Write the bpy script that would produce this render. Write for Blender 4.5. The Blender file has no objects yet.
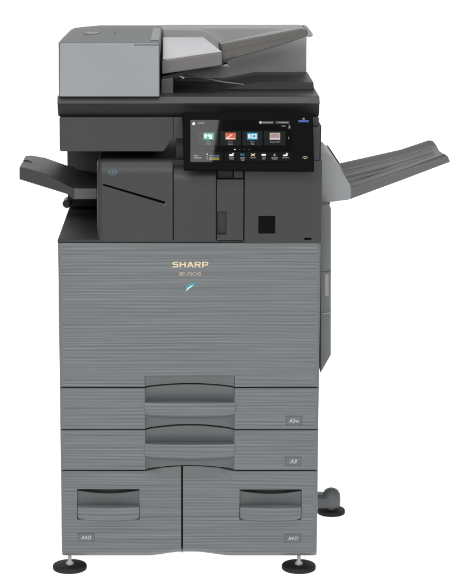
import bpy, bmesh, math, random
from mathutils import Vector, Matrix
R = math.radians
C = bpy.context.scene.collection
SC = bpy.context.scene

# ------------------------------------------------------------------ camera
CAM = Vector((0.0, -4.70, 1.65)); PITCH = R(11.44); FOC = 2061.0; PX0, PY0 = 189.3, 289.0
cd = bpy.data.cameras.new('camera'); cam = bpy.data.objects.new('camera', cd); C.objects.link(cam)
cam.location = CAM; cam.rotation_euler = (R(90) - PITCH, 0, 0)
cd.sensor_fit = 'VERTICAL'; cd.sensor_height = 24.0; cd.lens = FOC / 578.0 * 24.0
cd.shift_x = (228.5 - PX0) / 578.0; cd.clip_start = 0.05; cd.clip_end = 200
SC.camera = cam

# ------------------------------------------------------------------ world, lamps, exposure
w = bpy.data.worlds.new('World'); SC.world = w; w.use_nodes = True
bg = w.node_tree.nodes['Background']
bg.inputs['Color'].default_value = (0.97, 0.985, 1.0, 1); bg.inputs['Strength'].default_value = 0.12

def softbox(name, loc, aim, sx, sy, watts, roll=0.0):
    l = bpy.data.lights.new(name, 'AREA'); l.shape = 'RECTANGLE'; l.size = sx; l.size_y = sy; l.energy = watts
    o = bpy.data.objects.new(name, l); C.objects.link(o); o.location = loc
    q = (Vector(aim) - Vector(loc)).to_track_quat('-Z', 'Y')
    o.rotation_euler = (q.to_matrix() @ Matrix.Rotation(roll, 3, 'Z')).to_euler()
    return o
softbox('key_softbox', (-1.235, -5.2, 4.15), (-1.235, 0.1, 0.9), 2.75, 1.7, 205, R(-9))
softbox('front_softbox', (0.9, -5.4, 2.6), (0.0, 0.0, 0.75), 2.6, 1.3, 125)
softbox('overhead_softbox', (0.0, -0.6, 4.4), (0.0, 0.0, 0.8), 3.0, 2.4, 128)

SC.view_settings.view_transform = 'Standard'; SC.view_settings.look = 'None'
SC.view_settings.exposure = 0.0; SC.view_settings.gamma = 1.0
SC.render.engine = 'CYCLES'

# ------------------------------------------------------------------ pixel -> metric helpers (photo pixels 457 x 578)
ST, CT = math.sin(PITCH), math.cos(PITCH)
def ray(px, py):
    u = (px - PX0) / FOC; v = (PY0 - py) / FOC
    return Vector((u, CT + v * ST, -ST + v * CT))
def at(px, py, Y):
    d = ray(px, py); return CAM + d * ((Y - CAM.y) / d.y)
def atz(px, py, Z):
    d = ray(px, py); return CAM + d * ((Z - CAM.z) / d.z)
def xx(px, py=300, Y=0.0): return at(px, py, Y).x
def zz(py, Y=0.0): return at(PX0, py, Y).z

# ------------------------------------------------------------------ materials
MATS = {}
def plastic(name, col, rough=0.5, spec=0.25, var=0.04, grain=0.10, scale=1400, coat=0.0):
    m = bpy.data.materials.new(name); m.use_nodes = True; nt = m.node_tree; n = nt.nodes; L = nt.links
    b = n['Principled BSDF']; b.inputs['Roughness'].default_value = rough
    b.inputs['Specular IOR Level'].default_value = spec; b.inputs['Coat Weight'].default_value = coat
    tc = n.new('ShaderNodeTexCoord')
    big = n.new('ShaderNodeTexNoise'); big.inputs['Scale'].default_value = 9; big.inputs['Detail'].default_value = 4
    L.new(tc.outputs['Object'], big.inputs['Vector'])
    mr = n.new('ShaderNodeMapRange'); mr.inputs['From Min'].default_value = 0.3; mr.inputs['From Max'].default_value = 0.7
    mr.inputs['To Min'].default_value = 1 - var; mr.inputs['To Max'].default_value = 1 + var
    L.new(big.outputs['Fac'], mr.inputs['Value'])
    mx = n.new('ShaderNodeVectorMath'); mx.operation = 'SCALE'; mx.inputs[0].default_value = col
    L.new(mr.outputs['Result'], mx.inputs['Scale']); L.new(mx.outputs['Vector'], b.inputs['Base Color'])
    if grain:
        fn = n.new('ShaderNodeTexNoise'); fn.inputs['Scale'].default_value = scale; fn.inputs['Detail'].default_value = 2
        L.new(tc.outputs['Object'], fn.inputs['Vector'])
        bp = n.new('ShaderNodeBump'); bp.inputs['Strength'].default_value = grain; bp.inputs['Distance'].default_value = 0.0006
        L.new(fn.outputs['Fac'], bp.inputs['Height']); L.new(bp.outputs['Normal'], b.inputs['Normal'])
    MATS[name] = m; return m
def glow(name, col, strength=1.0, base=0.01):
    m = bpy.data.materials.new(name); m.use_nodes = True; b = m.node_tree.nodes['Principled BSDF']
    b.inputs['Base Color'].default_value = (base, base, base, 1); b.inputs['Roughness'].default_value = 0.02
    b.inputs['Specular IOR Level'].default_value = 0.10
    b.inputs['Emission Color'].default_value = (*col, 1); b.inputs['Emission Strength'].default_value = strength
    MATS[name] = m; return m
def brushed(name, col):
    m = plastic(name, col, 0.42, 0.3, 0.02, 0.0); nt = m.node_tree; n = nt.nodes; L = nt.links; b = n['Principled BSDF']
    tc = n.new('ShaderNodeTexCoord'); oi = n.new('ShaderNodeObjectInfo')
    ml = n.new('ShaderNodeMath'); ml.operation = 'MULTIPLY'; ml.inputs[1].default_value = 30
    L.new(oi.outputs['Random'], ml.inputs[0])
    cb = n.new('ShaderNodeCombineXYZ'); L.new(ml.outputs[0], cb.inputs['X'])
    ad = n.new('ShaderNodeVectorMath'); ad.operation = 'ADD'
    L.new(tc.outputs['Object'], ad.inputs[0]); L.new(cb.outputs['Vector'], ad.inputs[1])
    def streak(sx, sz, det, dist=0.1):
        mp = n.new('ShaderNodeMapping'); mp.inputs['Scale'].default_value = (sx, 2.0, sz)
        L.new(ad.outputs['Vector'], mp.inputs['Vector'])
        t = n.new('ShaderNodeTexNoise'); t.inputs['Scale'].default_value = 1.0; t.inputs['Detail'].default_value = det
        t.inputs['Distortion'].default_value = dist
        L.new(mp.outputs['Vector'], t.inputs['Vector']); return t.outputs['Fac']
    def mth(op, a, b=None, c=None):
        k = n.new('ShaderNodeMath'); k.operation = op
        for q, v_ in enumerate((a, b, c)):
            if v_ is None: continue
            if isinstance(v_, (int, float)): k.inputs[q].default_value = v_
            else: L.new(v_, k.inputs[q])
        return k.outputs[0]
    sz_ = n.new('ShaderNodeSeparateXYZ'); L.new(tc.outputs['Object'], sz_.inputs[0])
    warp = streak(1.7, 26.0, 1.5, 0.0); amp = streak(2.6, 60.0, 1.0, 0.0); fine = streak(3.4, 430.0, 2.0, 0.0); mid_ = streak(1.8, 180.0, 1.0, 0.0)
    ph = mth('ADD', mth('MULTIPLY', sz_.outputs['Z'], 2 * math.pi / 0.0078), mth('MULTIPLY', warp, 13.0))
    sn = mth('SINE', ph)
    ridge = mth('MULTIPLY', sn, mth('MULTIPLY_ADD', amp, 1.6, -0.35))
    grain_ = mth('ADD', mth('MULTIPLY', ridge, 0.125), mth('ADD', mth('MULTIPLY_ADD', fine, 0.42, -0.21), mth('MULTIPLY_ADD', mid_, 0.26, -0.13)))
    # the grain fades out on the smooth rounded outer edges of the covers
    sp = n.new('ShaderNodeSeparateXYZ'); L.new(tc.outputs['Object'], sp.inputs[0])
    ab = n.new('ShaderNodeMath'); ab.operation = 'ABSOLUTE'; L.new(sp.outputs['X'], ab.inputs[0])
    fd = n.new('ShaderNodeMapRange'); fd.inputs['From Min'].default_value = 0.2955; fd.inputs['From Max'].default_value = 0.297
    fd.inputs['To Min'].default_value = 1.0; fd.inputs['To Max'].default_value = 0.0
    L.new(ab.outputs[0], fd.inputs['Value'])
    mu = n.new('ShaderNodeMath'); mu.operation = 'MULTIPLY'; L.new(mth('MULTIPLY', grain_, 2.15), mu.inputs[0]); L.new(fd.outputs['Result'], mu.inputs[1])
    a1 = n.new('ShaderNodeMath'); a1.operation = 'ADD'; a1.inputs[1].default_value = 1.0; L.new(mu.outputs[0], a1.inputs[0])
    sc_ = n.new('ShaderNodeVectorMath'); sc_.operation = 'SCALE'; sc_.inputs[0].default_value = col
    L.new(a1.outputs[0], sc_.inputs['Scale']); L.new(sc_.outputs['Vector'], b.inputs['Base Color'])
    bp = n.new('ShaderNodeBump'); bp.inputs['Strength'].default_value = 0.35; bp.inputs['Distance'].default_value = 0.0012
    L.new(mu.outputs[0], bp.inputs['Height']); L.new(bp.outputs['Normal'], b.inputs['Normal'])
    return m

GREY = (0.102, 0.108, 0.111)
M_brush = brushed('brushed_grey_cover', (0.1007, 0.1067, 0.1102))
M_grey = plastic('grey_casing', GREY)
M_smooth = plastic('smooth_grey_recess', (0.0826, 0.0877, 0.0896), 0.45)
M_light = plastic('light_grey_panel', (0.1854, 0.1895, 0.2012), 0.5)
M_top = plastic('feeder_top_grey', (0.0901, 0.0973, 0.0950), 0.5)
M_dark = plastic('charcoal_plastic', (0.0266, 0.0266, 0.0273), 0.46, 0.27, 0.05, 0.16, 1100)
M_dark2 = plastic('dark_charcoal_plastic', (0.0274, 0.0274, 0.0285), 0.55, 0.15)
M_mid = plastic('mid_grey_plastic', (0.0760, 0.0765, 0.0775), 0.5)
M_exit = plastic('pale_grey_exit', (0.188, 0.195, 0.199), 0.5)
M_rear = plastic('neutral_grey_rear', (0.222, 0.226, 0.227), 0.5)
M_paper = plastic('pale_tray_liner', (0.4216, 0.4099, 0.4216), 0.6, 0.2)
M_tray = plastic('feeder_tray_grey', (0.1003, 0.0950, 0.0977), 0.5)
M_smoke = plastic('smoky_tray_extension', (0.0669, 0.0638, 0.0593), 0.4, 0.3)
M_black = plastic('black_plastic', (0.012, 0.012, 0.012), 0.5, 0.2)
M_hole = plastic('black_void', (0.003, 0.003, 0.003), 0.8, 0.05, grain=0)
M_gloss = plastic('black_bezel', (0.0026, 0.0026, 0.0026), 0.5, 0.02, grain=0)
M_lid_shade = plastic('shaded_lid_charcoal', (0.0166, 0.0166, 0.0171), 0.55, 0.12)  # charcoal darkened to paint in the shade on the lid's down-tilted lower face
M_rubber = plastic('black_rubber', (0.0136, 0.0136, 0.0136), 0.7, 0.2, 0.15, 0.3, 500)
M_steel = plastic('zinc_steel', (0.42, 0.43, 0.42), 0.35, 0.5)
M_cream = plastic('cream_print', (0.5152, 0.4232, 0.2760), 0.5, 0.2, 0, 0)
M_cream2 = plastic('pale_cream_print', (0.3040, 0.2614, 0.2006), 0.5, 0.2, 0, 0)
M_white = plastic('white_print', (0.3800, 0.3952, 0.3952), 0.5, 0.2, 0, 0)
M_teal = plastic('teal_print', (0.0304, 0.2204, 0.2432), 0.4, 0.3, 0, 0)
M_ltteal = plastic('pale_teal_print', (0.4712, 0.5624, 0.5776), 0.4, 0.3, 0, 0)
M_mark = plastic('blue_grey_mark', (0.0646, 0.0950, 0.1102), 0.5, 0.2, 0, 0)
M_label = plastic('label_grey', (0.0892, 0.0937, 0.0962), 0.45)
M_edge = plastic('label_edge', (0.0646, 0.0676, 0.0692), 0.5)
M_screen = glow('screen_dark', (0.0022, 0.0022, 0.0022), 1.0, 0.002)
M_card = glow('screen_card', (0.014, 0.018, 0.017), 1.0, 0.002)
M_bar = glow('screen_bar', (0.008, 0.008, 0.008), 1.0, 0.002)
M_btn = glow('screen_button', (0.075, 0.075, 0.075), 1.0, 0.002)
M_green = glow('icon_green', (0.03, 0.42, 0.25)); M_orange = glow('icon_orange', (0.70, 0.12, 0.06))
M_blue = glow('icon_blue', (0.005, 0.34, 0.62)); M_pink = glow('icon_pink', (0.50, 0.40, 0.39))
M_pinkd = glow('icon_pink_dark', (0.42, 0.27, 0.27))
M_wht = glow('icon_white', (0.85, 0.88, 0.86)); M_txt = glow('screen_text', (0.30, 0.30, 0.30))
M_yel = glow('icon_yellow', (0.85, 0.62, 0.28)); M_olive = glow('icon_olive', (0.26, 0.24, 0.04))
M_slate = glow('icon_slate', (0.07, 0.13, 0.16)); M_tealg = glow('icon_teal', (0.02, 0.22, 0.27))
M_indigo = glow('status_blue', (0.09, 0.13, 0.42))

# ------------------------------------------------------------------ mesh helpers
class MB:
    def __init__(s): s.v = []; s.f = []; s.mi = []; s.m = []
    def mat(s, m):
        if m not in s.m: s.m.append(m)
        return s.m.index(m)
    def add(s, vs, fs, m):
        o = len(s.v); k = s.mat(m); s.v += [Vector(p) for p in vs]
        for f in fs: s.f.append([o + i for i in f]); s.mi.append(k)
        return s
    def loft(s, rings, m, closed=True, caps=True):
        n = len(rings[0]); vs = [p for r in rings for p in r]; fs = []
        for i in range(len(rings) - 1):
            for j in range(n if closed else n - 1):
                a, b = i * n + j, i * n + (j + 1) % n
                fs.append([a, b, b + n, a + n])
        if caps: fs += [list(range(n))[::-1], [(len(rings) - 1) * n + j for j in range(n)]]
        return s.add(vs, fs, m)
    def box(s, x0, x1, y0, y1, z0, z1, m):
        return s.loft([[(x0, y0, z0), (x1, y0, z0), (x1, y0, z1), (x0, y0, z1)],
                       [(x0, y1, z0), (x1, y1, z0), (x1, y1, z1), (x0, y1, z1)]], m)
    def pprism(s, pts, yf, yb, m):            # outline given on the front plane, extruded straight back
        f = [at(a, b, yf) for a, b in pts]
        return s.loft([f, [Vector((p.x, yb, p.z)) for p in f]], m)
    def xprism(s, yz, x0, x1, m):
        return s.loft([[(x0, y, z) for y, z in yz], [(x1, y, z) for y, z in yz]], m)
    def lathe(s, c, prof, m, n=40):
        rings = [[(c[0] + r * math.cos(2 * math.pi * j / n), c[1] + r * math.sin(2 * math.pi * j / n), c[2] + z) for j in range(n)] for r, z in prof]
        return s.loft(rings, m)
    def rod(s, a, b, r, m, n=14):
        a, b = Vector(a), Vector(b); d = (b - a).normalized(); u = d.orthogonal().normalized(); v = d.cross(u)
        rg = lambda p, k: [p + (u * math.cos(2 * math.pi * j / n) + v * math.sin(2 * math.pi * j / n)) * r * k for j in range(n)]
        return s.loft([rg(a, .7), rg(a + d * r * .3, 1), rg(b - d * r * .3, 1), rg(b, .7)], m)
    def field(s, xs, rows, Y, yback, m, hole=None, matfn=None):
        # a moulded front: columns at xs, rows(x) gives its heights, Y(x, z) its relief; walled back to yback
        nr = len(rows(xs[0])); V = {}; vs = []
        def vid(i, j, back):
            key = (i, j, back)
            if key not in V:
                z = rows(xs[i])[j]; V[key] = len(vs); vs.append(Vector((xs[i], yback if back else Y(xs[i], z), z)))
            return V[key]
        live = lambda i, j: 0 <= i < len(xs) - 1 and 0 <= j < nr - 1 and not (hole and hole(i, j))
        fs = []; ms = []
        for i in range(len(xs) - 1):
            for j in range(nr - 1):
                if not live(i, j): continue
                mm = matfn(i, j) if matfn else m
                fs.append([vid(i, j, 0), vid(i + 1, j, 0), vid(i + 1, j + 1, 0), vid(i, j + 1, 0)]); ms.append(mm)
                fs.append([vid(i, j, 1), vid(i, j + 1, 1), vid(i + 1, j + 1, 1), vid(i + 1, j, 1)]); ms.append(m)
                for di, dj, a, b in ((-1, 0, (i, j), (i, j + 1)), (1, 0, (i + 1, j), (i + 1, j + 1)), (0, -1, (i, j), (i + 1, j)), (0, 1, (i, j + 1), (i + 1, j + 1))):
                    if not live(i + di, j + dj):
                        fs.append([vid(*a, 0), vid(*b, 0), vid(*b, 1), vid(*a, 1)]); ms.append(mm)
        o = len(s.v); s.v += vs
        for f, mm in zip(fs, ms): s.f.append([o + k for k in f]); s.mi.append(s.mat(mm))
        return s
    def build(s, name, parent=None, bevel=0.0012, seg=2, label=None, angle=32, recalc=True):
        me = bpy.data.meshes.new(name); me.from_pydata([tuple(p) for p in s.v], [], s.f)
        for m in s.m: me.materials.append(m)
        for p, k in zip(me.polygons, s.mi): p.material_index = k; p.use_smooth = True
        if recalc:
            bm = bmesh.new(); bm.from_mesh(me); bmesh.ops.recalc_face_normals(bm, faces=bm.faces); bm.to_mesh(me); bm.free()
        me.set_sharp_from_angle(angle=R(angle))
        o = bpy.data.objects.new(name, me); C.objects.link(o)
        if parent:
            o.parent = parent
            if parent.type == 'EMPTY': o.matrix_parent_inverse = Matrix.Translation(-parent.location)
        if label: o['label'] = label
        if bevel:
            b = o.modifiers.new('bevel', 'BEVEL'); b.width = bevel; b.segments = seg; b.limit_method = 'ANGLE'; b.angle_limit = R(angle)
            b.harden_normals = True; b.use_clamp_overlap = True
        return o

def glyphs(text, bold=0.0, shear=0.0):
    c = bpy.data.curves.new('t', 'FONT'); c.body = text; c.offset = bold; c.shear = shear; c.resolution_u = 4
    o = bpy.data.objects.new('t', c); C.objects.link(o)
    me = bpy.data.meshes.new_from_object(o.evaluated_get(bpy.context.evaluated_depsgraph_get()))
    vs = [v.co.copy() for v in me.vertices]; fs = [list(p.vertices) for p in me.polygons]
    bpy.data.objects.remove(o); bpy.data.curves.remove(c); bpy.data.meshes.remove(me)
    x0, x1 = min(v.x for v in vs), max(v.x for v in vs); y0, y1 = min(v.y for v in vs), max(v.y for v in vs)
    return [((v.x - x0) / (x1 - x0), (v.y - y0) / (y1 - y0)) for v in vs], fs
def print_text(mb, text, box, place, m, bold=0.0, shear=0.0):
    g, fs = glyphs(text, bold, shear); a, b, c, d = box
    mb.add([place(a + u * (c - a), d + v * (b - d)) for u, v in g], fs, m)
def lerp(a, b, t): return a + (b - a) * t
def sstep(a, b, x):
    t = max(0, min(1, (x - a) / (b - a))); return t * t * (3 - 2 * t)
def span(a, b, n): return [lerp(a, b, i / n) for i in range(n + 1)]

# ------------------------------------------------------------------ setting: a white sweep with an added glow that washes out floor shadows
M_sweep = bpy.data.materials.new('glowing_white_sweep'); M_sweep.use_nodes = True
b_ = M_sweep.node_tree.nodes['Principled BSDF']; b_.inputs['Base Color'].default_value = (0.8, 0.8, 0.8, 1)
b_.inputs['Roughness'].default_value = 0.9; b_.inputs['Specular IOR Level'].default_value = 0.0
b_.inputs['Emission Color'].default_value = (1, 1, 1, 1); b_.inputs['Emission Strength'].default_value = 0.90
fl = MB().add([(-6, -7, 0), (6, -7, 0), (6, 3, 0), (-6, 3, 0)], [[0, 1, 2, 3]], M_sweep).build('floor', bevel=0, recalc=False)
fl['kind'] = 'structure'
prof = [(3 + 1.2 * math.sin(R(a)), 1.2 - 1.2 * math.cos(R(a))) for a in range(0, 91, 6)] + [(4.2, 2.4)]
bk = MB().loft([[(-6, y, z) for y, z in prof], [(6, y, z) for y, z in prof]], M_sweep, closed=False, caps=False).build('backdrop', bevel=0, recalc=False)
bk['kind'] = 'structure'

# ------------------------------------------------------------------ the copier
root = bpy.data.objects.new('office_copier', None); C.objects.link(root); root.location = (0, 0.27, 0)
root['label'] = 'charcoal and grey floor-standing office copier with tilted touchscreen and four paper drawers'
root['category'] = 'copier'

HW = 0.3050                      # half width of the cabinet
ZT = zz(243.2)                   # top of the brushed front
ZB = zz(557.0)
XL, XR = xx(145, 420), xx(234.4, 420); XC = (XL + XR) / 2
def arch(x, h):
    t = (x - XC) / ((XR - XL) / 2)
    return h * (1 - t * t) ** 1.25 if abs(t) < 1 else 0.0
def ramp(x, w=.020): return sstep(XL, XL + w, x) * sstep(XR, XR - w, x) if False else sstep(0, w, x - XL) * sstep(0, w, XR - x)
PXM = 416.0                      # px per metre near the front, for small sizes
G = 1.45 / PXM / 2               # half a gap line
def edge_round(x, y0=0.0, r=0.007):
    d = HW - abs(x)
    return y0 + (r - math.sqrt(max(0, r * r - (r - d) ** 2)) if d < r else 0)
cols = [-HW, -HW + .0006, -HW + .0018, -HW + .0035, -HW + .007]
def xs_left(to): return cols + span(-HW + .007, to, 3)[1:]
def xs_right(frm): return [-x for x in xs_left(-frm)][::-1]

# casing and the black liner that shows through the gaps
MB().box(-HW + .0006, HW - .0006, .0485, .54, ZB + .004, ZT, M_grey).build('cabinet_body', root, .003)
MB().box(-HW + .004, HW - .004, .0465, .0484, ZB + .006, ZT - .003, M_hole).build('inner_liner', root, 0)

# ---- big front cover
z1, h1 = zz(387.6), 3.0 / PXM
zn = zz(376.0)
xs = sorted(set(xs_left(XL) + xs_right(XR)))
zr = span(zn, ZT, 3)
fc = MB().field(xs, lambda x: [z1 + G] + zr, lambda x, z: edge_round(x), .046, M_brush, hole=lambda i, j: j == 0 and XL - 1e-6 <= xs[i] < XR - 1e-6)
front = fc.build('front_cover', root, .0016, label='large brushed grey front cover with cream lettering')
rx = span(XL + .0004, XR - .0004, 28)
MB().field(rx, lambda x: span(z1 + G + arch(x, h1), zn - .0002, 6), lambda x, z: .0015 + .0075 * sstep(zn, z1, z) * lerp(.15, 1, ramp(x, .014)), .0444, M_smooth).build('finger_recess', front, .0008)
# lettering: wide capitals drawn as strokes
def on_front(eps=.0006, Y=0.0): return lambda a, b: at(a, b, Y - eps)
def letter_polys():
    P = {}
    P['H'] = [[(0, 0), (.24, 0), (.24, 1), (0, 1)], [(.76, 0), (1, 0), (1, 1), (.76, 1)], [(.24, .40), (.76, .40), (.76, .61), (.24, .61)]]
    P['A'] = [[(0, 0), (.26, 0), (.50, .72), (.50, 1), (.37, 1)], [(1, 0), (.74, 0), (.50, .72), (.50, 1), (.63, 1)], [(.27, .18), (.73, .18), (.66, .37), (.34, .37)]]
    def bowl(x0, x1, y0, y1, tx, ty, n=8):   # a half ring open to the left
        cy = (y0 + y1) / 2; ry = (y1 - y0) / 2; rx_ = min(ry * .62, x1 - x0); o = []; i = []
        for k in range(n + 1):
            a = -math.pi / 2 + math.pi * k / n
            o.append((x1 - rx_ + rx_ * math.cos(a), cy + ry * math.sin(a))); i.append((x1 - rx_ + (rx_ - tx) * math.cos(a), cy + (ry - ty) * math.sin(a)))
        o = [(x0, y0)] + o + [(x0, y1)]; i = [(x0, y0 + ty)] + i + [(x0, y1 - ty)]
        return [[o[k], o[k + 1], i[k + 1], i[k]] for k in range(len(o) - 1)]
    stem = [[(0, 0), (.24, 0), (.24, 1), (0, 1)]]
    P['P'] = stem + bowl(.24, 1, .32, 1, .20, .19)
    P['R'] = stem + bowl(.24, .98, .38, 1, .20, .18) + [[(.46, .38), (.72, .38), (1.02, 0), (.72, 0)]]
    P['S'] = [[(.05, .81), (.12, .94), (.30, 1), (.97, 1), (.97, .80), (.30, .80)], [(0, .72), (.05, .88), (.30, .80), (.24, .72), (.30, .62), (.20, .44), (.06, .54)],
              [(.20, .44), (.30, .62), (.72, .60), (.90, .56), (.70, .40)], [(.70, .40), (.90, .56), (1, .46), (1, .22), (.94, .08), (.72, .20), (.76, .30)],
              [(.94, .08), (.72, .20), (.03, .20), (.03, 0), (.76, 0)]]
    return P
LP = letter_polys(); bl = MB(); ad = 172.2; aw = 6.35; place = on_front()
for k, ch in enumerate('SHARP'):
    x0 = 172.2 + k * 7.45 - (0.3 if ch == 'A' else 0); wd = aw + (0.7 if ch == 'A' else 0)
    for q in LP[ch]:
        bl.add([place(x0 + a * wd, 267.3 - b * 5.5) for a, b in q], [list(range(len(q)))], M_cream)
bl.build('brand_lettering', front, 0, recalc=False)
ml = MB(); print_text(ml, 'BP-70C45', (179.3, 271.9, 201.2, 275.9), place, M_cream2, .012); ml.build('model_lettering', front, 0, recalc=False)
lf = MB()
def bez(p, q, r, n=10): return [(lerp(lerp(p[0], q[0], t), lerp(q[0], r[0], t), t), lerp(lerp(p[1], q[1], t), lerp(q[1], r[1], t), t)) for t in span(0, 1, n)]
up = bez((185.6, 289.6), (184.6, 284.2), (196.6, 282.0)); lo = bez((185.6, 289.6), (193.4, 287.6), (196.6, 282.0))
for k in range(10): lf.add([place(*up[k]), place(*up[k + 1]), place(*lo[k + 1]), place(*lo[k])], [[0, 1, 2, 3]], M_teal)
p2 = on_front(.0009); up2 = bez((185.8, 291.6), (187.0, 286.4), (194.2, 285.2)); lo2 = bez((185.8, 291.6), (188.0, 289.0), (194.2, 285.2))
for k in range(10): lf.add([p2(*up2[k]), p2(*up2[k + 1]), p2(*lo2[k + 1]), p2(*lo2[k])], [[0, 1, 2, 3]], M_ltteal)
lf.build('leaf_emblem', front, 0, recalc=False)

# ---- size labels
def size_label(parent, box, kind):
    a, b, c, d = box; mb = MB()
    pr = on_front(.0009); mb.pprism([(a, b), (c, b), (c, d), (a, d)], -.0009, .002, M_label)
    e = on_front(.0011)
    for q in (((a, b), (c, b + .45)), ((a, d - .45), (c, d)), ((a, b), (a + .45, d)), ((c - .45, b), (c, d))):
        (s0, t0), (s1, t1) = q; mb.add([e(s0, t0), e(s1, t0), e(s1, t1), e(s0, t1)], [[0, 3, 2, 1]], M_edge)
    t = on_front(.0014); w_, h_ = c - a, d - b
    if kind == 'A3': print_text(mb, 'A3', (a + w_ * .29, b + h_ * .27, a + w_ * .72, d - h_ * .26), t, M_white, .012, .2)
    elif kind == 'A5w': print_text(mb, 'A5w', (a + w_ * .18, b + h_ * .28, a + w_ * .82, d - h_ * .27), t, M_white, .012, .2)
    else:
        print_text(mb, 'A4', (a + w_ * .19, b + h_ * .28, a + w_ * .56, d - h_ * .26), t, M_white, .012, .25)
        px_ = [(.600, .73), (.650, .29), (.760, .29), (.812, .42), (.765, .73)]; cx_, cy_ = .705, .52
        ring = [(a + w_ * p, b + h_ * q) for p, q in px_]; inn = [(a + w_ * lerp(cx_, p, .70), b + h_ * lerp(cy_, q, .62)) for p, q in px_]
        for k in range(5):
            l = (k + 1) % 5; mb.add([t(*ring[k]), t(*ring[l]), t(*inn[l]), t(*inn[k])], [[0, 1, 2, 3]], M_white)
    return mb.build('size_label', parent, 0)

def bar_handle(parent, x0, x1, ztop, zbot, bulge, name='handle'):
    n = 40; mb = MB(); rings = []
    for k_ in range(n + 1):
        t = -math.cos(math.pi * k_ / n); x = lerp(x0, x1, (t + 1) / 2); c = max(0.0, 1 - abs(t) ** 14)
        f = -.0028 - bulge * (1 - t * t) ** .7
        zb = zbot + .0006 - .0022 * (1 - t * t) + .0020 * abs(t) ** 16
        rings.append([(x, f + .0040, ztop), (x, f + .0008, ztop - .0012), (x, f, ztop - .004), (x, f - .0006, (ztop + zb) / 2), (x, f + .0008, zb + .007), (x, f + .0042, zb + .0022), (x, f + .0085, zb), (x, .016, zb), (x, .016, ztop)])
    return mb.loft(rings, M_brush).build(name, parent, .0006)

# ---- two wide drawers
def wide_drawer(yt, yb, ht, hb, bar, lab, kind, label):
    zt_, zb_ = zz(yt) - G, zz(yb) + G; zbt, zbb = zz(bar[0]), zz(bar[1])
    mb = MB()
    mb.field(xs_left(XL) + [XL + .0002, XR - .0002] + xs_right(XR), lambda x: span(zb_, zt_, 3), lambda x, z: .0446 if XL < x < XR else edge_round(x), .046, M_brush)
    d = mb.build('drawer', root, .0014, label=label)
    xs_ = span(XL + .0004, XR - .0004, 28)
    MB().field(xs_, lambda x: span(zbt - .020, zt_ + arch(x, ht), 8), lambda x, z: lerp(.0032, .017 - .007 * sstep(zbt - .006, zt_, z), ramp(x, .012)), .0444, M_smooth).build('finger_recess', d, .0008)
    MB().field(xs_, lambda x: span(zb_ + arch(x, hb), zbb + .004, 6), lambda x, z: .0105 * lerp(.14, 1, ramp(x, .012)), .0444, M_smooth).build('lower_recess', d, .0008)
    bar_handle(d, XL - .0012, XR + .0012, zbt, zbb, .006)
    size_label(d, lab, kind)
    return d
H2, H3 = 3.8 / PXM, 3.5 / PXM
wide_drawer(387.6, 429.7, h1, H2, (402.2, 416.4), (286.2, 416.2, 302.0, 425.0), 'A5w', 'upper wide drawer marked A5')
wide_drawer(429.7, 470.6, H2, H3, (443.6, 458.2), (285.4, 457.2, 301.2, 465.6), 'A3', 'lower wide drawer marked A3')

# ---- two tandem drawers at the bottom
zt4 = zz(470.6) - G; zdent = zz(479.3); xs_split = xx(182.0, 510)
def bot(x):
    t = (x - xx(189, 555)) / (xx(232, 555) - xx(189, 555))
    return ZB + (3.9 / PXM) * (1 - sstep(.12, 1.0, abs(t)))
def tandem(x0, x1, hole_px, bar_px, lab, label, cut_left):
    hx0, hx1 = xx(hole_px[0], 500), xx(hole_px[1], 500); hz0, hz1 = zz(bar_px[1]) + .0010, zz(hole_px[2])
    bx0, bx1 = xx(bar_px[2], 512), xx(bar_px[3], 512)
    inner = [x for x in span(XL, XR, 40) if x0 + .002 < x < x1 - .002]
    if x0 < -.2: xsx = xs_left(hx0) + [hx1] + inner + [x1]
    else: xsx = [x0] + inner + [hx0] + xs_right(hx1)
    xsx = sorted(set(round(x, 6) for x in xsx)); hx0, hx1 = round(hx0, 6), round(hx1, 6)
    def rows(x):
        b = bot(x)
        return [b, b + .004, b + .0125, hz0, lerp(hz0, hz1, .5), hz1, zdent] + [lerp(zdent, zt4 + arch(x, H3), k / 6) for k in range(1, 7)]
    def Y(x, z):
        y = edge_round(x); b = bot(x)
        if z < b + .0125: y += .012 * (1 - (z - b) / .0125) ** 1.6
        if XL < x < XR and z > zdent:
            e = sstep(0, .040, x - XL) * sstep(0, .040, XR - x)
            top = zt4 + arch(x, H3); y += .015 * e * ((z - zdent) / (top - zdent)) ** .8
        return y
    hole = lambda i, j: j in (3, 4) and hx0 - 1e-6 <= xsx[i] < hx1 - 1e-6
    matf = lambda i, j: M_grey if (j >= 6 and XL - 1e-6 <= xsx[i] and xsx[i + 1] <= XR + 1e-6) else M_brush
    d = MB().field(xsx, rows, Y, .046, M_brush, hole, matf).build('drawer', root, .0014, label=label)
    # scooped pocket behind the pull: its top edge sags, a dark slot above it
    n = 24; rc = MB(); xq = span(hx0 + .0003, hx1 - .0003, n)
    tt = lambda x: (x - hx0) / (hx1 - hx0) * 2 - 1
    sag = lambda x: hz1 - .0058 - .0105 * (1 - tt(x) ** 2)
    rc.field(xq, lambda x: span(hz0 + .012, sag(x), 4) + [sag(x) + .0004, hz1 - .0006], lambda x, z: .034 if z > sag(x) + .0002 else .010 + .008 * (1 - tt(x) ** 2), .040, M_smooth)
    rc.build('finger_recess', d, .0006)
    bar_handle(d, hx0 + .0011, hx1 - .0011, zz(bar_px[0]), zz(bar_px[1]), .009)
    size_label(d, lab, 'A4')
    return d
tandem(-HW, xs_split - .0019, (77.0, 139.4, 489.2), (506.2, 520.0, 77.0, 139.4), (77.8, 533.4, 94.2, 541.4), 'bottom left narrow drawer marked A4', True)
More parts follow.
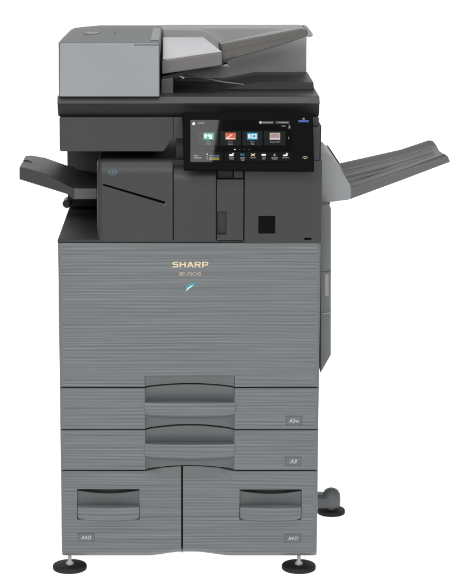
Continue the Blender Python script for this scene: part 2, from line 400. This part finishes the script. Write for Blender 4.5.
tandem(xs_split + .0019, HW, (239.6, 301.6, 489.6), (506.4, 520.2, 239.4, 302.0), (284.6, 534.4, 301.0, 542.2), 'bottom right narrow drawer marked A4', False)
zs0 = zz(551); MB().box(xs_split - .0017, xs_split + .0017, .004, .0455, bot(0) + .001, zs0, M_grey).build('bottom_bridge', root, 0)

# ---- levelling feet and the outrigger
def foot(x, y, r, label=None):
    st = MB().lathe((x, y, 0), [(.0095, .0120), (.0095, .0165), (.0070, .0175), (.0045, .0215), (.0042, ZB + .012)], M_steel, 20)
    pad = MB(); pr = [(r * .93, 0), (r * .99, .0012), (r, .003), (r, .0085), (r * .985, .0105), (r * .95, .0118), (r * .40, .0124)]
    n = 72; rings = []
    for rr, z in pr:
        rings.append([(x + rr * (1 - (.014 if (j % 2 and .001 < z < .011) else 0)) * math.cos(2 * math.pi * j / n), y + rr * (1 - (.014 if (j % 2 and .001 < z < .011) else 0)) * math.sin(2 * math.pi * j / n), z) for j in range(n)])
    f = pad.loft(rings, M_rubber).build('levelling_foot', root, 0, angle=50)
    st.build('threaded_stem', f, .0006); return f
for px in (68.8, 299.7):
    p = atz(px, 574.6, 0); foot(p.x, p.y + .0412, .0412)
p = atz(332.0, 517.4, 0); fx, fy = p.x, p.y + .036
og = MB(); zt_ = .071
prof = [(.0235, .019), (.0245, .030), (.0243, .044), (.0225, .055), (.0165, .064), (.008, .0685)]
og.lathe((fx, fy, 0), prof, M_grey, 36)
og.loft([[(HW - .02, fy - .020, .020), (HW - .02, fy + .02, .020), (HW - .02, fy + .02, .060), (HW - .02, fy - .008, .060), (HW - .02, fy - .020, .050)],
         [(fx, fy - .0225, .020), (fx, fy + .0225, .020), (fx, fy + .0225, .050), (fx, fy - .010, .050), (fx, fy - .0225, .044)]], M_grey)
og.build('stabiliser_arm', root, .003, 3); foot(fx, fy, .0365)

# ------------------------------------------------------------------ dark upper body
ZP = ZT + .0030
# flat deck left of the finisher and under everything
MB().box(-HW - .0005, HW, .0015, .54, ZP - .0022, ZP + .0050, M_dark2).build('top_deck', root, .0018)
ZD = ZP + .0052
YB = .50
# recess back wall and knob behind the left tray
zs = zz(151.5, .014)
MB().box(-.3105, -.08, YB, .54, ZD, 1.102, M_dark2).build('recess_wall', root, .002)
kn = MB(); kx = at(67, 203, .42)
kn.rod((kx.x, .40, kx.z), (kx.x, .46, kx.z), .0105, M_dark, 24); kn.build('release_knob', root, .001)
kb = MB().box(xx(70, 203, .44), -.09, .43, .4995, zz(207, .43), zz(199.5, .43), M_dark2); kb.build('paper_guide_bar', root, .0015)
# wide inner core that closes the gaps between the dark doors
MB().box(xx(99, 200), xx(320, 200) - .003, .030, .538, ZD, zz(160, .03), M_dark2).build('inner_frame', root, 0)
MB().box(xx(176, 160), xx(320, 160) - .003, .050, .538, zz(160, .03) + .0003, zz(136, .03), M_dark2).build('neck_frame', root, 0)

# inner finisher door with sloped top
def shoulder(ytop, yflat, Yfront, Yback, zbot, n=7):
    zf, ztp = zz(yflat, Yfront), zz(ytop, Yback); pts = [(Yfront, zbot), (Yfront, zf)]
    for k in range(1, n + 1):
        a = math.pi / 2 * k / n
        pts.append((Yfront + (Yback - Yfront) * (1 - math.cos(a)), zf + (ztp - zf) * math.sin(a)))
    return pts
zbot = zz(241.6)
pts = shoulder(158.5, 174, 0.0, .028, zbot); xa, xb = xx(97, 210), xx(172.6, 210)
YF2 = .0295
mb = MB(); mb.xprism(pts + [(.0295, pts[-1][1]), (.0295, zbot)], xa + .012, xb, M_dark)
# left end cap rolls round into the recess
r_ = .012; rings = []
for k in range(0, 7):
    a = math.pi / 2 * k / 6; dx = r_ * (1 - math.sin(a)); dy = r_ * (1 - math.cos(a))
    dz = .010 * (1 - math.cos(a)) ** 1.2
    rings.append([(xa + .0119 - r_ * math.sin(a) , y + dy if y + dy < .0295 else .0295, z - (dz if z > zbot + .05 else 0)) for y, z in pts] + [(.0,) * 3] * 0)
rings = [[(p[0], p[1], p[2]) for p in rg] + [(rg[0][0], .0295, rg[-1][2]), (rg[0][0], .0295, zbot)] for rg in rings]
mb.loft(rings, M_dark)
fin = mb.build('inner_finisher', root, .0012, label='charcoal door with a slanted black slot')
MB().box(xa + .001, xb - .002, .0299, .36, ZD, pts[-1][1] - .008, M_dark2).build('finisher_side', fin, .002)
# slanted paper slot cut through the door
ct = MB().pprism([(101.6, 185.2), (104.6, 185.5), (164.2, 202.7), (165.2, 203.6), (164.9, 204.8), (163.4, 205.1), (103.0, 187.0)], -.02, .026, M_hole).build('cutter', None, 0)
bo = fin.modifiers.new('slot', 'BOOLEAN'); bo.object = ct; bo.solver = 'EXACT'; bo.operation = 'DIFFERENCE'
fin.modifiers['bevel'].show_viewport = False
me_ = bpy.data.meshes.new_from_object(fin.evaluated_get(bpy.context.evaluated_depsgraph_get()))
fin.modifiers.remove(bo); fin.modifiers['bevel'].show_viewport = True; fin.data = me_; bpy.data.objects.remove(ct)
sl = MB().pprism([(100.5, 183.4), (104.6, 184.0), (165.0, 201.6), (166.6, 203.6), (166.2, 206.0), (163.4, 206.6), (102.0, 188.6)], .0262, .0292, M_dark2)
sl.build('paper_slot', fin, 0)
lip = MB().rod(at(163.2, 206.4, -.0004), at(166.4, 203.2, -.0004), .0012, M_mid, 10); lip.rod(at(103, 188.3, .0004), at(163.2, 206.4, .0002), .0010, M_dark, 10)
lip.build('slot_lip', fin, 0)
mk = MB(); 
def shoulder_pt(a, b):            # the point of the shoulder seen at photo pixel (a, b)
    best = None
    for k in range(len(pts) - 1):
        for t in span(0, 1, 12):
            q = (lerp(pts[k][0], pts[k + 1][0], t), lerp(pts[k][1], pts[k + 1][1], t)); v = at(a, b, q[0])
            if best is None or abs(v.z - q[1]) < best[0]: best = (abs(v.z - q[1]), v)
    return best[1] + Vector((0, -.0007, .0005))
def ellring(cx, cy, rx_, ry_, k0, m, n=28):
    for k in range(n):
        a, b = 2 * math.pi * k / n, 2 * math.pi * (k + 1) / n
        mk.add([shoulder_pt(cx + rx_ * s * math.cos(t), cy + ry_ * s * math.sin(t)) for t, s in ((a, 1), (b, 1), (b, k0), (a, k0))], [[0, 1, 2, 3]], m)
ellring(112.6, 172.6, 5.0, 3.0, .74, M_mark)
for q in ([(109, 170.8), (110.4, 170.8), (111.4, 173.6), (110.4, 174.0)], [(112.0, 170.6), (113.2, 170.6), (113.4, 173.8), (111.8, 173.8)], [(114.8, 170.8), (116.2, 170.8), (114.8, 174.0), (113.8, 173.6)]):
    mk.add([shoulder_pt(*p) for p in q], [[0, 1, 2, 3]], M_mark)
mk.build('round_mark', fin, 0, recalc=False)

# middle door and narrow door
p2_ = shoulder(166.0, 181.5, 0.001, .027, zbot)
MB().xprism(p2_ + [(.0295, p2_[-1][1]), (.0295, zbot)], xx(173.5, 210), xx(216.1, 210), M_dark).build('middle_door', root, .0012)
nx0, nx1 = xx(216.9, 210), xx(243.5, 210); nz1 = zz(179.5)
px_ = [nx0, nx0 + .0012, xx(226.4, 222), nx1]; pz_ = [zbot, zz(234.6), zz(211.6), nz1 - .004, nz1]
nd = MB().field(px_, lambda x: pz_, lambda x, z: .0015, .0295, M_dark, hole=lambda i, j: i == 1 and j == 1).build('narrow_door', root, .0010)
MB().box(nx0 + .0015, px_[2] - .0003, .010, .029, pz_[1] + .0003, pz_[2] - .0003, M_dark2).build('finger_pocket', nd, 0)
# brackets under the touchscreen
bx = MB(); bx.pprism([(217.5, 170), (233.0, 170), (233.0, 178.4), (217.5, 178.4)], .014, .049, M_dark2); bx.build('screen_bracket', root, .0012)
bx = MB(); bx.pprism([(233.8, 170), (243.4, 170), (243.4, 178.4), (233.8, 178.4)], .008, .049, M_dark); bx.build('bracket_cover', root, .0012)

# right column door
cz0 = zz(243.4, -.003); rxr = xx(321.8, 235)
col = MB(); yc = -.003
cxs = [xx(244.4, 210), xx(258.6, 225), xx(275.0, 225), xx(304.4, 239), xx(311.2, 239), rxr - .0015]
cxs_z = [cz0, zz(239.9, yc), zz(238.1, yc), zz(233.4, yc), zz(216.2, yc), zz(160.6, yc)]
col.field(cxs, lambda x: cxs_z, lambda x, z: yc, .0295, M_dark, hole=lambda i, j: (i == 1 and j == 3) or (i == 3 and j == 1))
cold = col.build('right_column', root, .0018, label='charcoal column with a square black reader window')
MB().box(cxs[1] + .0003, cxs[2] - .0003, -.0018, .02, cxs_z[3] + .0003, cxs_z[4] - .0003, M_hole).build('reader_window', cold, .0003)
MB().box(cxs[3] + .0003, cxs[4] - .0003, .004, .02, cxs_z[1] + .0002, cxs_z[2] - .0002, M_hole).build('port', cold, 0)
MB().box(xx(300, 140), xx(319.6, 140) + .0003, yc + .0005, .0495, zz(160.6, yc) + .0009, zz(127.2, yc), M_dark).build('column_cap', root, .0012)
MB().box(HW - .006, rxr - .002, .030, .30, ZD, zz(127.2, yc), M_dark2).build('column_side', root, .0015)

# scanner bed and lid
Ys = .012; sb = MB()
sb.pprism([(59.2, 117.0), (319.0, 117.0), (319.0, 126.6), (300, 126.6), (300, 138.5), (173.4, 138.5), (172.0, 139.2), (164.4, 150.6), (162.8, 151.6), (61.0, 151.6), (59.4, 150.0)], Ys, .535, M_dark)
scn = sb.build('scanner_bed', root, .0034, 3)
MB().add([at(173.1, 117.2, Ys - .0004), at(173.5, 117.2, Ys - .0004), at(173.5, 138.3, Ys - .0004), at(173.1, 138.3, Ys - .0004)], [[0, 3, 2, 1]], M_hole).build('panel_seam', scn, 0, recalc=False)
zl = 1.146; lx0, lx1 = at(57.0, 100, 0).x, at(320.0, 100, 0).x
zlb = zz(116.4, .024)
zl2 = zz(104.4, -.0005)
lid = MB().xprism([(.014, zl), (-.001, zz(103.0, -.001)), (-.0005, zl2), (.53, zl2), (.53, zl)], lx0, lx1, M_dark).build('scanner_lid', root, .0024, 3)
MB().xprism([(.0005, zl2 - .0002), (.024, zlb), (.53, zlb), (.53, zl2 - .0002)], lx0 + .0004, lx1 - .0004, M_lid_shade).build('lid_shaded_face', lid, .0024, 3)
# plateau on the lid with a slanted left end (a paper exit ramp)
f = [at(219, 93.0, .16), at(258, 82.2, .16), at(313.6, 82.2, .16), at(314.0, 89.6, .16)]
f[0].z = zl + .0002; f[3].z = zl + .0002
MB().loft([f, [Vector((p.x, .415, p.z)) for p in f]], M_dark).build('exit_ramp', lid, .0012)

# ------------------------------------------------------------------ document feeder
Yd = .004
fx0, fx1 = at(58.4, 70, Yd).x, at(159.6, 70, Yd).x; zf0, zf1 = zl + .0002, zz(42.2, Yd)
bkp = [at(69, 29.6, .50), at(76, 27.9, .50), at(84, 26.6, .50), at(97, 25.4, .50), at(160, 25.2, .50)]
ztb = bkp[-1].z
xsf = [fx0, fx0 + .012, fx0 + .035, fx0 + .075, fx1]
def ring(Y, zs_): return [(fx0, Y, zf0)] + [(x, Y, z) for x, z in zip(xsf, zs_)] + [(fx1, Y, zf0)]
top0 = [zf1] * 5; top1 = [bkp[0].z, bkp[1].z + .0005, bkp[2].z, ztb, ztb]
rg = [ring(Yd + .0042, top0)] + [ring(lerp(Yd + .0042, .50, t), [lerp(a, b, t ** 1.2) for a, b in zip(top0, top1)]) for t in (.25, .5, .75, 1)] + [ring(.53, [z - .004 for z in top1])]
feeder = MB().loft(rg, M_top).build('feeder_cover', root, .0022, 3)
fp = [(59.6, 43.0), (159.0, 43.0), (159.0, 97.0), (59.6, 97.0)]
g = [at(a, b, Yd) for a, b in fp]; g[2].z = g[3].z = zf0 + .0006
fpm = MB().loft([g, [Vector((p.x, Yd + .0041, p.z)) for p in g]], M_light).build('feeder_front', feeder, .0012, label='light grey front panel')
MB().pprism([(134.2, 44.0), (158.6, 44.0), (158.6, 45.6), (134.2, 45.6)], Yd - .0007, Yd + .002, M_grey).build('panel_notch', feeder, .0003)
# moulded dimples on top of the feeder
dm = MB()
def top_pt(a, b):
    for t in span(0, 1, 60):
        Y = lerp(Yd + .0042, .50, t); z = lerp(zf1, ztb, t ** 1.2); v = at(a, b, Y)
        if v.z <= z + .0002: return Vector((v.x, v.y, z + .0008))
    return v
dm.add([top_pt(83, 33.6), top_pt(86, 32.4), top_pt(101, 32.2), top_pt(97, 33.8), top_pt(90, 34.4)], [[0, 1, 2, 3, 4]], M_light)
dm.add([top_pt(114.4, 33.6), top_pt(115.2, 31), top_pt(116, 31), top_pt(115.6, 33.6)], [[0, 1, 2, 3]], M_dark)
dm.build('top_mark', feeder, 0, recalc=False)
# latch end of the cover
lt = MB(); q = [top_pt(150.5, 40.6), top_pt(159.0, 40.8), top_pt(160.6, 29.0), top_pt(153.4, 29.0)]
lt.loft([q, [p + Vector((0, 0, .0010)) for p in q]], M_exit); lt.build('cover_latch', feeder, 0)

# rear housing
Yr = .42
rp = [at(161.5, 27.6, Yr), at(300.0, 27.6, Yr), at(306.4, 27.9, Yr), at(307.0, 29.6, Yr), at(307.0, 60, Yr), at(161.5, 60, Yr)]
rp[4].z = rp[5].z = zl + .0002; rp[4].x = rp[3].x; rp[5].x = rp[0].x
rear = MB().loft([rp, [Vector((p.x, .53, p.z)) for p in rp]], M_rear).build('feeder_rear_housing', root, .003, 3)
gp = [(163.0, 29.4), (199.5, 29.4), (206, 31.2), (222.6, 41.8), (222.6, 62.0), (163.0, 62.0)]
MB().pprism(gp, .405, .4195, M_rear).build('paper_side_guide', rear, .002)
# feeder's inner post under the tray
MB().pprism([(161.2, 79), (173.2, 77.4), (173.2, 96.2), (161.2, 96.2)], .085, .40, M_mid).build('feeder_post', root, .002)

# document tray: a slab tilting up to the right
def slab(tl, tr, br, bl, thick, Yf, Yb, m, name, parent, bevel=.002, label=None):
    a, b = at(*bl, Yf), at(*br, Yf); c, d = at(*tr, Yb), at(*tl, Yb)
    top = [a, b, c, d]; return MB().loft([[p - Vector((0, 0, thick)) for p in top], top], m).build(name, parent, bevel, 3, label=label)
tray = slab((163, 39.5), (205.5, 39.5), (222.4, 52.0), (161.8, 61.0), .031, .07, .36, M_tray, 'document_tray', root, .003)
ly = [at(163, 57.0, .075), at(170.6, 57.4, .080), at(221.6, 51.6, .082), at(203.6, 37.6, .36), at(163, 37.6, .36)]
MB().loft([[p - Vector((0, 0, .006)) for p in ly], [p + Vector((0, 0, .0008)) for p in ly]], M_paper).build('tray_liner', tray, .0008)
MB().pprism([(162.0, 76.4), (222.2, 61.4), (236, 57.4), (222.0, 64.0), (178, 76.6), (162.0, 81.2)], .090, .34, M_dark2).build('tray_underside', tray, .001)
MB().pprism([(221.0, 65.6), (227, 63.8), (229.6, 66.2), (224, 66.4)], .095, .14, M_exit).build('tray_clip', tray, .0006)
# extension flap
Ye = .10
ef = [at(221.6, 43.6, Ye), at(302.0, 28.4, Ye), at(306.6, 29.6, Ye), at(307.4, 36.4, Ye), at(276, 46.8, Ye), at(221.6, 62.0, Ye)]
eb = [at(218.4, 42.2, .33), at(300.0, 25.6, .33), at(304.4, 26.6, .33), at(305.2, 32.0, .33), at(276, 40.5, .33), at(219, 54.0, .33)]
ext = MB().loft([ef, eb], M_smoke).build('tray_extension', tray, .003, 3, label='smoky grey tray extension')
rb = MB()
for (a0, b0), (a1, b1), r in (((223, 50.4), (304, 33.4), .0009),):
    rb.rod(at(a0, b0, Ye - .0004), at(a1, b1, Ye - .0004), r, M_smoke, 10)
rb.build('rib', ext, 0)
MB().pprism([(306.8, 29.6), (311.0, 31.0), (313.2, 34.4), (312.6, 36.6), (308.6, 37.6), (307.2, 36.8)], .13, .30, M_exit).build('extension_tip', ext, .0015)
# exit arm on the lid
arm = MB(); pa = [at(184, 75.4, .17), at(205, 78.4, .14), at(222, 82.0, .12), at(244, 84.6, .10)]
n = 10
rings = []
for p, wd, hh in zip(pa, (.0030, .0045, .0065, .0020), (.0014, .0022, .0028, .0012)):
    rings.append([p + Vector((0, -wd, 0)), p + Vector((0, 0, hh)), p + Vector((0, wd, 0)), p + Vector((0, 0, -hh))])
arm.loft(rings, M_light); ar = arm.build('exit_arm', lid, .0006)
MB().pprism([(178.4, 75.6), (180.2, 75.4), (184.8, 78.0), (183.2, 79.0)], .10, .108, M_paper).build('arm_clip', ar, .0006)

# ------------------------------------------------------------------ left output tray
Ya, Yz = .13, .36
fr = [(19.2, 167.0), (26, 168.0), (43.5, 173.4), (69.6, 186.6), (73.6, 188.2), (97, 188.2), (97, 199.6), (73.6, 199.6), (67.0, 194.2), (19.2, 179.4)]
bk_ = [(25.2, 155.6), (31, 155.2), (45.0, 157.6), (71.0, 166.8), (75.4, 168.8), (97, 172.6)]
A = [at(a, b, Ya) for a, b in fr]; Bt = [at(a, b, Yz) for a, b in bk_]
Bb = [Vector((t.x, Yz, t.z - (A[i].z - A[9 - i if i < 5 else 6].z) * .9)) for i, t in enumerate(Bt)]
Bk = Bt + [Bb[5], Bb[4], Bb[3], Bb[0]]
tr = MB()
mid = lambda t: [a.lerp(b, t) for a, b in zip(A, Bk)]
rA, r1, r2, r3 = A, mid(.42), mid(.62), Bk
# V notch in the free end
for rr, dx in ((r1, .0), (r2, .0)):
    pass
notch1 = [p.copy() for p in mid(.52)]
notch1[0].x += .022; notch1[9].x += .022
tr.loft([rA, r1, notch1, r2, r3], M_dark)
lt_ = tr.build('output_tray', root, .0022, 3, label='charcoal left output tray angled upward')
MB().pprism([(73.8, 188.6), (96.8, 188.6), (96.8, 199.2), (73.8, 199.2)], Ya - .010, Ya - .0003, M_mid).build('tray_base', lt_, .0015)

# ------------------------------------------------------------------ right side: cover, exit unit, exit tray
sy = .055
scv = MB().pprism([(320.4, 204.8), (329.2, 205.0), (331.2, 208.6), (331.0, 355.0), (320.4, 373.6)], sy, .50, M_grey).build('side_cover', root, .0025, 3)
MB().pprism([(324.4, 274.0), (328.8, 274.0), (328.8, 296.6), (324.4, 296.6)], sy - .0025, sy + .01, M_exit).build('side_handle', scv, .0012)
sm = MB(); sm.pprism([(321.0, 271.6), (331.2, 270.6), (331.2, 271.2), (321.0, 272.2)], sy - .0006, sy + .002, M_dark)
sm.build('cover_seam', scv, 0); sm = MB(); sm.pprism([(322.4, 313.2), (331.4, 312.2), (331.4, 313.4), (322.4, 314.6)], sy - .0022, sy + .002, M_exit)
sm.build('cover_seam', scv, 0)
Y1, Y2 = .10, .40
ff = [(318.5, 153.6), (327.8, 153.8), (331.6, 156.4), (342.6, 173.0), (350.4, 184.6), (351.4, 188.0), (351.4, 197.8), (348.8, 199.8), (318.5, 203.8)]
mm_ = [(318.5, 140.6), (322.0, 141.6), (327.2, 146.6), (338.6, 163.6), (346.4, 175.6), (347.4, 179), (347.4, 190), (345.0, 192.0), (318.5, 196.5)]
eu = MB().loft([[at(a, b, Y1) for a, b in ff], [at(a, b, .33) for a, b in mm_]], M_exit).build('exit_unit', root, .003, 3)
MB().pprism([(318.5, 203.9), (330, 202.9), (330.4, 204.4), (318.5, 205.0)], .12, .40, M_hole).build('unit_gap', eu, 0)
MB().pprism([(326.4, 145.2), (328.4, 146.0), (340.0, 163.6), (338.6, 164.6)], .32, .335, M_dark).build('unit_edge', eu, .0006)
# tray cross-section lofted from base to tip: front rail, floor, back wall
def trough(fb, ft, fi, flf, fm, bi, bt, bo, th):
    Ys_ = (.105, .105, .118, .128, .24, .345, .375, .395)
    up_ = [at(*p, y) for p, y in zip((fb, ft, fi, flf, fm, bi, bt, bo), Ys_)]
    dn = [Vector((p.x, p.y, p.z - th)) for p in (up_[5], up_[4], up_[3])]
    return up_ + [Vector((up_[7].x, up_[7].y, up_[7].z - th * 1.6))] + dn
S0 = trough((350.0, 199.6), (349.2, 189.4), (348.2, 187.6), (347.4, 186.8), (344.2, 175.2), (341.0, 168.4), (339.8, 164.4), (338.6, 163.4), .009)
S1 = trough((401.0, 180.8), (400.2, 171.6), (398.8, 170.4), (397.4, 170.6), (398.0, 161.6), (400.0, 155.4), (400.6, 150.6), (401.0, 149.4), .009)
S2 = trough((450.6, 162.0), (448.2, 156.2), (445.0, 153.6), (441.9, 154.6), (438.6, 149.0), (436.0, 144.6), (433.6, 141.0), (429.0, 139.9), .008)
et = MB().loft([S0, S1, S2], M_mid).build('exit_tray', root, .0016, 3, label='grey ribbed exit tray rising to the right')
S2r = [a.lerp(b, .86) for a, b in zip(S1, S2)]
def floor_pt(P, t): return P[3].lerp(P[4], t * 2) if t < .5 else P[4].lerp(P[5], t * 2 - 1)
for t, w_, hh in ((.22, .005, .0014), (.42, .010, .0018), (.62, .005, .0014), (.80, .010, .0018)):
    sec = lambda p: [p + Vector((0, -w_, -.0015)), p + Vector((0, -w_ * .5, hh)), p + Vector((0, w_ * .5, hh)), p + Vector((0, w_, -.0015))]
    MB().loft([sec(floor_pt(P, t)) for P in (S0, S1, S2r)], M_mid).build('rib', et, .0006)

# ------------------------------------------------------------------ touchscreen
P0 = at(184.5, 169.6, -.062); P1 = at(313.4, 170.6, -.062); P3 = at(183.0, 112.6, -.018)
NU = (P1 - P0).normalized(); N = NU.cross(P3 - P0).normalized()      # faces the viewer, tilted up
if N.y > 0: N = -N
def onp(px, py, eps=0.0):
    d = ray(px, py); q = P0 + N * eps
    return CAM + d * ((q - CAM).dot(N) / d.dot(N))
cor = [(182.1, 112.2), (312.9, 113.0), (314.3, 171.0), (183.8, 169.7)]
fr_ = [onp(a, b) for a, b in cor]
pan = MB().loft([fr_, [p - N * .014 for p in fr_], [p - N * .022 + (sum(fr_, Vector()) / 4 - p) * .08 for p in fr_]], M_gloss)
panel = pan.build('control_panel', root, .0022, 3, label='black tilted touchscreen showing coloured icons')
MB().loft([[onp(a, b) - N * .0222 for a, b in ((215, 120), (300, 120), (300, 158), (215, 158))], [Vector((p.x, .049, p.z)) for p in [onp(a, b) for a, b in ((215, 124), (300, 124), (300, 158), (215, 158))]]], M_black).build('panel_mount', panel, .002)
scn_ = MB()
def quad(pts_, m, e=.0006): scn_.add([onp(a, b, e) for a, b in pts_], [list(range(len(pts_)))[::-1]], m)
def rect(a, b, c, d, m, e=.0006): quad([(a, b), (c, b), (c, d), (a, d)], m, e)
def stext(t, a, b, c, d, m=None, e=.0012, bold=.01): print_text(scn_, t, (a, b, c, d), lambda p, q: onp(p, q, e), m or M_txt, bold)
rect(190.4, 120.0, 292.2, 162.0, M_screen, .0004)
quad([(192.0, 123.6), (193.7, 121.6), (195.4, 123.6), (195.0, 123.6), (195.0, 125.0), (192.4, 125.0), (192.4, 123.6)], M_wht, .0010)
rect(198.0, 122.6, 204.4, 123.5, M_txt, .001)
rect(259.0, 120.9, 273.6, 124.0, M_btn, .0009); rect(275.4, 120.9, 289.6, 124.0, M_btn, .0009)
rect(259.6, 121.5, 261.4, 123.4, M_wht, .0012)
rect(262.4, 122.1, 272.8, 123.0, M_txt, .0012); rect(278.4, 122.1, 288.0, 123.0, M_txt, .0012)
rect(281.4, 125.7, 285.8, 126.5, M_txt, .001); rect(288.2, 124.6, 290.6, 129.2, M_btn, .0008); rect(289.1, 126.6, 289.9, 127.6, M_wht, .0012)
cards = [(197.6, 218.4), (220.2, 240.8), (242.4, 262.4), (264.2, 285.6)]
for (a, c), m in zip(cards, (M_green, M_orange, M_blue, M_pink)):
    rect(a, 131.0, c, 145.4, M_card, .0007); k = (a + c) / 2 + (.6 if a < 200 else 0)
    rect(k - 5.2, 132.7, k + 5.2, 139.7, m, .0010)
W = M_wht
rect(204.4, 134.0, 206.8, 138.0, W, .0014); quad([(206.8, 135.4), (209.0, 133.8), (209.0, 137.2)], W, .0014); rect(209.4, 134.6, 212.2, 138.8, W, .0014)
quad([(226.2, 138.0), (231.8, 134.0), (232.6, 134.6), (228.0, 138.0)], W, .0014); rect(226.2, 138.2, 234.6, 139.0, W, .0014)
rect(248.2, 134.0, 250.6, 138.4, W, .0014); rect(251.4, 133.8, 256.6, 138.6, W, .0014); rect(252.6, 135.0, 255.4, 137.4, M_blue, .0018)
rect(270.6, 134.0, 279.2, 137.8, M_pinkd, .0014); rect(269.6, 138.6, 280.2, 139.4, W, .0014)
stext('Easy', 206.0, 141.0, 210.6, 142.6); stext('Copy', 205.8, 143.0, 211.0, 144.9)
stext('Easy', 228.4, 141.0, 232.8, 142.6); stext('Scan', 228.0, 143.0, 233.0, 144.9)
stext('Easy', 250.2, 141.0, 254.6, 142.6); stext('Fax', 251.0, 143.0, 254.2, 144.8)
stext('Sharp OSA', 270.0, 141.0, 280.2, 143.0)
for k, x in enumerate((234.9, 239.6, 244.4, 249.3)): rect(x - .7, 149.0, x + .7, 150.0, W if k == 0 else M_btn, .0010)
rect(288.4, 137.0, 289.0, 139.2, M_txt, .001)
rect(190.6, 152.2, 206.0, 161.4, M_bar, .0007); rect(207.2, 152.2, 222.6, 161.4, M_bar, .0007); rect(224.6, 152.2, 292.0, 161.4, M_bar, .0007)
rect(193.8, 155.4, 198.2, 156.1, M_txt, .0011); rect(193.8, 157.3, 201.6, 158.2, M_txt, .0011)
rect(206.6, 153.6, 207.6, 155.0, W, .001); rect(206.6, 156.0, 207.6, 157.2, M_txt, .001); rect(206.8, 158.0, 207.6, 159.4, M_txt, .001)
rect(209.2, 155.0, 219.2, 156.4, M_slate, .001); rect(209.2, 157.0, 219.2, 157.6, M_txt, .001); rect(209.2, 158.2, 219.2, 160.0, M_olive, .001)
quad([(229.2, 154.4), (231.6, 154.0), (233.6, 153.0), (233.6, 155.4), (233.0, 156.2), (229.2, 156.2)], W, .001); rect(232.4, 152.9, 234.2, 153.9, M_yel, .0012)
rect(240.4, 153.4, 241.9, 155.6, M_tealg, .001); rect(242.5, 153.8, 244.4, 155.6, M_tealg, .001)
quad([(251.0, 153.2), (255.2, 155.8), (254.8, 156.4), (250.8, 153.8)], M_yel, .001); quad([(254.8, 153.2), (255.2, 153.8), (251.2, 156.4), (251.0, 155.6)], W, .0012)
rect(261.6, 154.0, 266.0, 155.8, W, .001)
quad([(273.2, 156.0), (274.6, 153.2), (276.0, 156.0)], M_txt, .001)
quad([(283.2, 154.6), (285.2, 154.6), (287.6, 153.2), (287.6, 155.4), (287.0, 156.2), (283.2, 156.2)], W, .001); rect(286.0, 152.9, 288.0, 153.9, M_yel, .0012)
for a, wd, k in ((231.6, 2.6, 2), (242.6, 2.4, 3), (253.0, 3.0, 1), (263.8, 1.9, 2), (274.6, 3.2, 2), (285.6, 3.4, 1)):
    for q in range(k): rect(a - wd + .5 * q, 157.4 + 1.25 * q, a + wd - .4 * q, 158.1 + 1.25 * q, M_txt, .0011)
screen = scn_.build('display', panel, 0, recalc=False)
sm = MB()
sm.add([onp(a, b, .0006) for a, b in ((298.4, 120.2), (309.0, 120.3), (308.6, 122.2), (298.6, 122.1))], [[3, 2, 1, 0]], M_indigo)
sm.add([onp(a, b, .0006) for a, b in ((302.6, 117.9), (304.8, 117.9), (304.8, 119.6), (302.6, 119.6))], [[3, 2, 1, 0]], M_txt)
sm.build('status_light', panel, 0, recalc=False)
pw = MB()
for k in range(9):
    a, b = R(25 + 130 / 9 * k), R(25 + 130 / 9 * (k + 1))
    pw.add([onp(305.2 + r * math.cos(t), 159.4 - r * math.sin(t), .0006) for t, r in ((a, 3.4), (b, 3.4), (b, 2.6), (a, 2.6))], [[0, 1, 2, 3]], M_txt)
for k in range(6):
    a, b = R(35 + 110 / 6 * k), R(35 + 110 / 6 * (k + 1))
    pw.add([onp(305.2 + r * math.cos(t), 159.6 - r * math.sin(t), .0006) for t, r in ((a, 1.7), (b, 1.7), (b, 1.0), (a, 1.0))], [[0, 1, 2, 3]], M_yel)
pw.build('power_mark', panel, 0, recalc=False)
